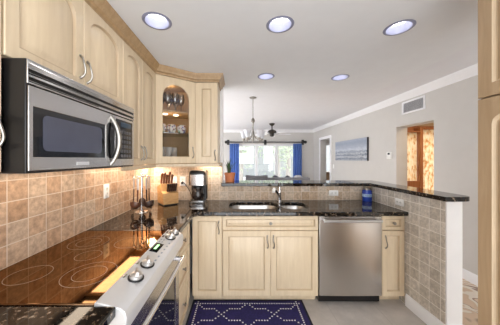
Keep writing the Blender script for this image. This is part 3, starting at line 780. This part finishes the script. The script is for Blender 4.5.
# ------------------------------------------------------------------ vent, thermostat, painting on the right wall
r = thing('air_vent', 'white framed rectangular air vent high on the wall above the opening', 'vent', (XR, 3.27, 2.25))
Mesh().prism(rect(3.06, 3.49, 2.155, 2.355), [rect(3.085, 3.465, 2.18, 2.33)], f=YZ, t0=XR-.012, t1=XR-.001, normal=(1, 0, 0)).build('frame', trim_paint, r)
Mesh().box(XR-.004, XR-.001, 3.085, 3.465, 2.18, 2.33).build('backing', plain('vent_dark', (.25, .25, .27), .7), r)
m = Mesh()
for k in range(24):
    y = 3.09+k*.0158; m.loft([[(XR-.011, y, z), (XR-.010, y-.001, z), (XR-.004, y+.009, z), (XR-.005, y+.010, z)] for z in (2.18, 2.33)])
m.build('louver_grille', plain('vent_grey', (.80, .80, .82), .5), r)
r = thing('thermostat', 'small white thermostat on the wall beside the opening', 'thermostat', (XR, 3.78, 1.49))
Mesh().loft([[(XR-x, 3.78+u, 1.495+v) for u, v in rrect(-.06+i, .06-i, -.062+i, .062-i, .012, 3)] for x, i in ((.001, 0), (.02, 0), (.026, .006))]).build('housing', white_plastic, r)
Mesh().box(XR-.028, XR-.024, 3.75, 3.80, 1.505, 1.54).build('screen', plain('thermo_screen', (.06, .07, .07), .2), r)
r = thing('light_switch', 'tiny white switch plate on the wall near the far doorway', 'switch', (XR, 6.05, 1.22))
Mesh().loft([[(XR-x, 6.02+u, 1.22+v) for u, v in rrect(-.035+i, .035-i, -.057+i, .057-i, .006, 3)] for x, i in ((.001, 0), (.005, 0), (.007, .003))]).build('plate', white_plastic, r)
Mesh().box(XR-.012, XR-.006, 6.012, 6.028, 1.205, 1.235).build('toggle', white_plastic, r)
def art_mat():
    m, nt, p = new_mat('seascape'); setp(p, rough=.7)
    tc = nd(nt, 'TexCoord'); s = nd(nt, 'SeparateXYZ'); nt.links.new(tc.outputs['Object'], s.inputs[0])
    mp = nd(nt, 'Mapping'); mp.inputs['Scale'].default_value = (1, 5, 12); nt.links.new(tc.outputs['Object'], mp.inputs[0])
    n = nd(nt, 'TexNoise', Scale=2.6, Detail=6.0, Roughness=.7); nt.links.new(mp.outputs[0], n.inputs['Vector'])
    h = math_n(nt, 'ADD', math_n(nt, 'MULTIPLY', s.outputs[2], 2.0), .5)     # 0 bottom .. 1 top
    f = math_n(nt, 'ADD', h, math_n(nt, 'MULTIPLY', math_n(nt, 'SUBTRACT', n.outputs['Fac'], .5), .55))
    c = ramp(nt, f, [(.0, (.46, .49, .54)), (.10, (.13, .15, .20)), (.18, (.58, .61, .66)), (.26, (.10, .12, .17)), (.34, (.55, .58, .63)), (.42, (.18, .21, .28)), (.50, (.55, .59, .65)), (.60, (.40, .44, .52)), (.85, (.30, .34, .43)), (1, (.38, .42, .51))])
    nt.links.new(c, p.inputs['Base Color']); return m
cv = thing('canvas_painting', 'wide blue-grey seascape canvas hanging on the long wall', 'painting', (XR, 5.10, 1.64))
Mesh().box(XR-.040, XR-.002, 4.39, 5.82, 1.392, 1.885).build('canvas', plain('canvas_edge', (.03, .03, .04), .7), cv)
Mesh().box(XR-.0415, XR-.0400, 4.391, 5.819, 1.393, 1.884).build('picture', art_mat(), cv)

# ------------------------------------------------------------------ side room seen through the opening
def cloth_sheet(name, x0, x1, y, z0, z1, mt, parent, waves, amp=.03, taper=1.0):
    m = Mesh(); nx = waves*8; rows = []
    for j in range(7):
        s = j/6; z = z1+(z0-z1)*s; row = []
        for i in range(nx+1):
            t = i/nx; a = amp*(.6+.4*s)
            row.append(m.v((x0+(x1-x0)*t, y+a*math.sin(2*PI*waves*t)+a*.3*math.sin(7*t+3*s), z)))
        rows.append(row)
    for a, b in zip(rows, rows[1:]):
        for i in range(nx): m._f([a[i], a[i+1], b[i+1], b[i]])
    o = m.build(name, mt, parent, smooth=180)
    so = o.modifiers.new('thickness', 'SOLIDIFY'); so.thickness = .004; return o
def gold_cloth():
    m, nt, p = new_mat('gold_cloth'); setp(p, rough=.8)
    n = nd(nt, 'TexNoise', Scale=24.0, Detail=3.0); nt.links.new(coords(nt, (1, 1, .5)), n.inputs['Vector'])
    c = ramp(nt, n.outputs['Fac'], [(.36, (.66, .42, .22)), (.45, (.88, .74, .53)), (.58, (.94, .88, .76))])
    nt.links.new(c, p.inputs['Base Color'])
    tl = nd(nt, 'BsdfTranslucent'); nt.links.new(c, tl.inputs[0]); mx = nd(nt, 'MixShader'); mx.inputs[0].default_value = .55
    nt.links.new(p.outputs[0], mx.inputs[1]); nt.links.new(tl.outputs[0], mx.inputs[2]); nt.links.new(mx.outputs[0], nt.nodes['Material Output'].inputs[0]); return m
goldc = gold_cloth(); redwood = wood('red_wood', (.26, .09, .03), (.40, .16, .06))
wf = Mesh(); wf.prism(rect(3.02, 4.56, .0, 2.10), [rect(3.10, 3.595, .05, 1.94), rect(3.65, 4.50, .05, 2.02)], f=XZ, t0=4.33, t1=4.40, normal=(0, 1, 0))
struct(wf.build('window_2', redwood))
o = cloth_sheet('curtain', 3.22, 3.58, 4.26, .03, 1.96, goldc, None, 5, .022); tag(o, 'patterned gold curtain left of the wooden post in the side room', 'curtain')
o = cloth_sheet('curtain', 3.66, 4.30, 4.26, .03, 2.02, goldc, None, 8, .022); tag(o, 'wider patterned gold curtain right of the wooden post in the side room', 'curtain')
r = thing('curtain_rail', 'dark reddish wooden rail holding the gold curtains in the side room', 'curtain rail', (3.7, 4.26, 2.0))
m = Mesh(); m.tube([(3.12, 4.21, 1.975), (3.59, 4.21, 1.975)], .016, 10); m.tube([(3.62, 4.21, 2.035), (4.4, 4.21, 2.035)], .016, 10)
m.box(3.59, 3.655, 4.195, 4.329, .0, 2.06)
m.build('pole', redwood, r)
r = thing('wooden_chair', 'reddish wooden chair back showing in front of the gold curtain', 'chair', (3.21, 4.05, 0))
for s in (-1, 1):
    Mesh().tube([(3.21+s*.19, 4.02, 0), (3.21+s*.19, 4.02, .45), (3.21+s*.19, 3.98, 1.02)], .02, 8).build('leg', redwood, r)
    Mesh().tube([(3.21+s*.19, 4.20, 0), (3.21+s*.19, 4.20, .43)], .02, 8).build('leg', redwood, r)
Mesh().box(3.00, 3.42, 3.99, 4.22, .43, .47).build('seat', redwood, r, bevel=.01)
Mesh().box(3.02, 3.40, 3.968, 3.99, .88, 1.02).build('back_rail', redwood, r, bevel=.006)
Mesh().box(3.02, 3.40, 3.985, 4.005, .68, .76).build('back_rail', redwood, r, bevel=.006)
# far side room: low dresser seen through the distant doorway
r = thing('dresser', 'small brown dresser seen through the distant white doorway', 'dresser', (3.25, 7.5, 0))
Mesh().box(2.95, 3.75, 7.30, 7.75, .0, .98).build('body', wood('dresser_wood', (.42, .26, .14), (.55, .36, .2)), r, bevel=.01)
for k in range(3):
    d = Mesh().box(2.98, 3.72, 7.285, 7.30, .10+k*.29, .36+k*.29).build('drawer', wood('dresser_wood', (.42, .26, .14), (.55, .36, .2)), r, bevel=.004)
    Mesh().sphere((3.35, 7.275, .23+k*.29), .015).build('knob', nickel, d)
w3 = Mesh().prism(rect(3.0, 4.0, .0, 2.0), [rect(3.07, 3.46, .08, 1.93), rect(3.54, 3.93, .08, 1.93)], f=XZ, t0=7.82, t1=7.88, normal=(0, 1, 0)).build('window_3', trim_paint); struct(w3)

# ------------------------------------------------------------------ living room
def blue_cloth():
    m, nt, p = new_mat('blue_cloth'); setp(p, rough=.8)
    n = nd(nt, 'TexNoise', Scale=30.0); nt.links.new(coords(nt), n.inputs['Vector'])
    c = ramp(nt, n.outputs['Fac'], [(.3, (.13, .25, .64)), (.7, (.20, .35, .76))]); nt.links.new(c, p.inputs['Base Color'])
    tl = nd(nt, 'BsdfTranslucent'); nt.links.new(c, tl.inputs[0]); mx = nd(nt, 'MixShader'); mx.inputs[0].default_value = .45
    nt.links.new(p.outputs[0], mx.inputs[1]); nt.links.new(tl.outputs[0], mx.inputs[2]); nt.links.new(mx.outputs[0], nt.nodes['Material Output'].inputs[0]); return m
bluec = blue_cloth()
o = cloth_sheet('curtain', -.315, .02, YF-.09, .03, 1.975, bluec, None, 4, .035); tag(o, 'blue curtain at the left end of the living room window', 'curtain')
o = cloth_sheet('curtain', 1.94, 2.25, YF-.09, .03, 1.975, bluec, None, 4, .035); tag(o, 'blue curtain at the right end of the living room window', 'curtain')
r = thing('curtain_rod', 'black curtain rod with round finials above the living room window', 'curtain rod', (1, YF-.09, 2.03))
Mesh().tube([(-.42, YF-.09, 2.03), (2.36, YF-.09, 2.03)], .018, 10).build('rod', black, r)
for x in (-.44, 2.38): Mesh().sphere((x, YF-.09, 2.03), .055, 14).build('finial', black, r)
for x in (-.37, .96, 2.31):
    m = Mesh(); m.box(x-.045, x+.045, YF-.012, YF-.001, 1.94, 2.12); m.box(x-.02, x+.02, YF-.095, YF-.012, 1.995, 2.025); m.box(x-.035, x+.035, YF-.125, YF-.055, 1.985, 2.075); m.build('bracket', black, r)
grey_f = plain('grey_fabric', (.22, .22, .24), .9, var=.1, scale=60); dark_f = plain('dark_fabric', (.06, .06, .075), .9, var=.2, scale=60); pale_f = plain('pale_fabric', (.62, .62, .66), .9, var=.1, scale=60)
def seat(name, label, cat, x0, x1, y, zt, zs, mt, dp=.8, arms=True, droop=.03):
    r = thing(name, label, cat, ((x0+x1)/2, y, 0)); w = x1-x0; n = 14
    top = [(x0+w*k/n, zt-droop*math.sin(PI*k/n)) for k in range(n+1)]
    Mesh().prism([(x0, .12), (x1, .12)]+top[::-1], f=XZ, t0=y, t1=y+.14, normal=(0, 1, 0)).build('backrest', mt, r, bevel=.03, segs=3)
    Mesh().box(x0+.002, x1-.002, y+.141, y+dp, .12, zs).build('seat', mt, r, bevel=.03, segs=3)
    if arms:
        for a in (x0, x1-.14): Mesh().box(a, a+.14, y+.142, y+dp, zs+.001, zs+.2).build('arm', mt, r, bevel=.03, segs=3)
    for a in (x0+.06, x1-.06):
        for b in (y+.07, y+dp-.07): Mesh().tube([(a, b, 0), (a, b, .125)], .02, 8).build('leg', black, r)
    return r
seat('armchair', 'dark grey armchair with dipped back facing the living room window', 'armchair', .19, .79, 5.7, 1.0, .45, plain('charcoal_fabric', (.12, .12, .13), .9), .7)
seat('sofa', 'long low grey sofa back below the living room window', 'sofa', .80, 2.05, 6.05, .90, .45, grey_f, .85, droop=0)
def cushion(label, x, y, z, w, h, mt, rot):
    m = Mesh(); n = 8; L = []
    N = 20
    def ring(s, k):
        o = []
        for i in range(N):
            a = 2*PI*i/N; c, sn = math.cos(a), math.sin(a)
            e = .45; u = math.copysign(abs(c)**e, c)*w/2*k; v = math.copysign(abs(sn)**e, sn)*h/2*k
            o.append((u, s, v))
        return o
    m.loft([ring(.07, .45), ring(.055, .8), ring(.02, .97), ring(0, 1), ring(-.02, .97), ring(-.055, .8), ring(-.07, .45)])
    o = m.build('cushion', mt, smooth=180); o.location = (x, y, z); o.rotation_euler = (rot[0], rot[1], 0); tag(o, label, 'cushion'); return o
cushion('dark cushion leaning on the sofa, nearest the armchair', 1.10, 6.29, .76, .30, .34, dark_f, (-.12, .5))
cushion('dark cushion in the middle of the sofa back', 1.46, 6.29, .77, .29, .29, dark_f, (-.12, .75))
cushion('pale cushion at the end of the sofa by the blue curtain', 1.775, 6.34, .73, .25, .44, pale_f, (-.12, .0))

# chandelier
hx, hy = .247, 3.62
r = thing('chandelier', 'five-light nickel chandelier with frosted tulip glass shades', 'chandelier', (hx, hy, ZC))
Mesh().lathe([(0, ZC), (.060, ZC), (.058, ZC-.012), (.03, ZC-.022), (0, ZC-.024)], (hx, hy, 0), 24).build('canopy', nickel, r)
Mesh().tube([(hx, hy, ZC-.02), (hx, hy, 2.12)], .006, 8).build('stem', nickel, r)
Mesh().lathe([(0, 2.14), (.010, 2.13), (.030, 2.10), (.034, 2.07), (.014, 2.045), (.010, 1.98), (.016, 1.92), (.026, 1.86), (.030, 1.82), (.018, 1.78), (.008, 1.755), (0, 1.75)], (hx, hy, 0), 20).build('column', nickel, r)
frost = plain('frosted_glass', (.86, .87, .92), .35, 0, .02, **{'Transmission Weight': .35}); 
for k in range(5):
    a = 2*PI*k/5+.3; ex, ey = hx+.165*math.cos(a), hy+.165*math.sin(a)
    arm = Mesh().tube([(hx+.02*math.cos(a), hy+.02*math.sin(a), 1.84), (hx+.07*math.cos(a), hy+.07*math.sin(a), 1.775), (hx+.13*math.cos(a), hy+.13*math.sin(a), 1.745), (ex, ey, 1.755), (ex, ey, 1.78)], .007, 8).build('arm', nickel, r)
    Mesh().lathe([(0, 1.715), (.010, 1.722), (.008, 1.745), (.024, 1.765), (.024, 1.785), (0, 1.787)], (ex, ey, 0), 16).build('socket_cup', nickel, arm)
    Mesh().lathe([(.018, 1.785), (.034, 1.80), (.045, 1.835), (.052, 1.875), (.068, 1.905), (.065, 1.906), (.049, 1.877), (.042, 1.836), (.031, 1.803), (.018, 1.788)], (ex, ey, 0), 24).build('shade', frost, arm)
# ceiling fan
hx, hy = .99, 6.27
r = thing('ceiling_fan', 'dark bronze ceiling fan with pale blades in the living room', 'fan', (hx, hy, ZC))
Mesh().lathe([(0, ZC), (.085, ZC), (.075, ZC-.03), (.035, ZC-.07), (0, ZC-.07)], (hx, hy, 0), 24).build('canopy', bronze, r)
Mesh().tube([(hx, hy, ZC-.06), (hx, hy, 2.28)], .016, 10).build('downrod', bronze, r)
Mesh().lathe([(0, 2.30), (.05, 2.295), (.12, 2.26), (.135, 2.22), (.12, 2.18), (.07, 2.155), (.06, 2.11), (.03, 2.09), (0, 2.088)], (hx, hy, 0), 28).build('motor', bronze, r)
blade_m = plain('fan_blade', (.88, .88, .9), .4)
for k in range(5):
    a = 2*PI*k/5+.12; c, s = math.cos(a), math.sin(a)
    def T(u, v, t): return (hx+u*c-v*s, hy+u*s+v*c, t+v*.25)
    outl = [(.17, -.045), (.50, -.068), (.56, -.06), (.59, 0), (.56, .06), (.50, .068), (.17, .045)]
    bl = Mesh().prism(outl, f=T, t0=2.165, t1=2.172).build('blade', blade_m, r)
    m = Mesh(); m.loft([[T(u, v, z) for u, v in rect(.09, .22, -.018, .018)] for z in (2.173, 2.180)]); m.build('blade_bracket', bronze, bl)

# ------------------------------------------------------------------ display cabinet contents
clear = glass('tumbler_glass', (.88, .90, .92), .02, .5)
def bowl_mat():
    m, nt, p = new_mat('painted_bowl'); setp(p, rough=.2)
    n = nd(nt, 'TexVoronoi', Scale=42.0); nt.links.new(coords(nt), n.inputs['Vector'])
    n2 = nd(nt, 'TexNoise', Scale=30.0); nt.links.new(coords(nt), n2.inputs['Vector'])
    c2 = ramp(nt, n2.outputs['Fac'], [(.42, (.06, .12, .45)), (.5, (.45, .05, .06)), (.6, (.05, .30, .16))])
    f = math_n(nt, 'GREATER_THAN', n.outputs['Distance'], .42)
    nt.links.new(mixc(nt, f, c2, (.84, .82, .80)), p.inputs['Base Color']); return m
bm_ = bowl_mat()
b0 = Mesh().lathe([(0, 0), (.026, 0), (.030, .006), (.048, .030), (.055, .058), (.050, .090), (.042, .104), (.038, .104), (.046, .089), (.050, .058), (.044, .033), (0, .012)], (0, 0, 0), 28).build('painted_bowl', bm_)
for i, (x, y, lb) in enumerate(((.098, .11, 'blue and red patterned bowl on the glass shelf, nearest the microwave'), (.208, .12, 'patterned bowl in the middle of the glass shelf'), (.318, .11, 'patterned bowl on the glass shelf, partly behind the door stile'))):
    o = b0 if i == 0 else b0.copy()
    if i: COL.objects.link(o)
    o.location = disp_pt(x, y, .3285); o.rotation_euler = (0, 0, i*1.3); o.scale = (.93,)*3; tag(o, lb, 'bowl', 'patterned bowls in the display cabinet')
tb = Mesh().lathe([(0, 0), (.030, 0), (.033, .006), (.036, .158), (.033, .158), (.030, .01), (0, .008)], (0, 0, 0), 24).build('tumbler', plain('frosted_tumbler', (.74, .72, .68), .25, **{'Transmission Weight': .3}))
for i, (x, y) in enumerate(((.095, .09), (.175, .11), (.255, .19))):
    o = tb if i == 0 else tb.copy()
    if i: COL.objects.link(o)
    o.location = disp_pt(x, y, .0205); tag(o, 'tall pale tumbler on the floor of the glass-door cabinet', 'glass', 'tumblers at the bottom of the display cabinet')
wg = Mesh().lathe([(0, 0), (.032, .001), (.030, .004), (.006, .008), (.004, .075), (.012, .085), (.034, .115), (.038, .15), (.032, .205), (.0305, .205), (.036, .15), (.032, .117), (.010, .088), (0, .086)], (0, 0, 0), 24).build('wine_glass', clear)
for i, (x, y) in enumerate(((.09, .10), (.165, .12), (.24, .10), (.315, .12), (.12, .21), (.205, .20), (.29, .22))):
    o = wg if i == 0 else wg.copy()
    if i: COL.objects.link(o)
    o.location = disp_pt(x, y, .5632); tag(o, 'clear wine glass standing on the top shelf behind the arched glass door', 'glass', 'wine glasses in the display cabinet')

# plug on the outlet behind the coffee maker
Mesh_plug.bm.free()
pg = Mesh().box(-.71, -.682, YB-.034, YB-.0182, 1.120, 1.146).build('plug', black, bevel=.004, origin=(-.695, YB-.03, 1.13))
tag(pg, 'small black plug pushed into the outlet by the coffee maker', 'plug')

# ------------------------------------------------------------------ outside the living room window
struct(Mesh().box(-9, 14, 17.5, 17.7, -.1, 5.5).build('sky_blocker_outside', plain('sky_blocker_grey', (.26, .275, .28), .9)))  # added backdrop that keeps the bright sky from blowing out the window
struct(Mesh().box(-9, 14, YF+.16, 22, -.12, -.06).build('ground_outside', plain('pale_paving', (.62, .62, .60), .8)))
bark = plain('bark', (.30, .28, .26), .9); leafm = plain('pale_leaf', (.30, .36, .25), .6, var=.3, scale=20)
for x, y, s, lb in ((.15, 13.0, 1.0, 'pale green tree outside behind the first window panel'), (2.2, 12.0, 1.15, 'pale green tree outside behind the middle window panel'), (3.5, 15.0, 1.3, 'pale green tree outside behind the window panel by the right curtain')):
    r = thing('tree', lb, 'tree', (x, y, -.06))
    Mesh().tube([(x, y, -.06), (x+.05, y, 1.0*s), (x-.03, y+.05, 2.4*s)], [.14*s, .11*s, .06*s], 10).build('trunk', bark, r)
    m = Mesh()
    for k in range(650):
        d = Vector((random.gauss(0, .55), random.gauss(0, .55), random.gauss(0, .62)))*s; c = Vector((x, y, 2.1*s))+d
        a = Vector((random.uniform(-1, 1), random.uniform(-1, 1), random.uniform(-1, 1))).normalized()*.10; b = a.orthogonal().normalized()*.05
        m._f([m.v(c-a), m.v(c+b), m.v(c+a), m.v(c-b)])
    o = m.build('foliage', leafm, r, smooth=0)
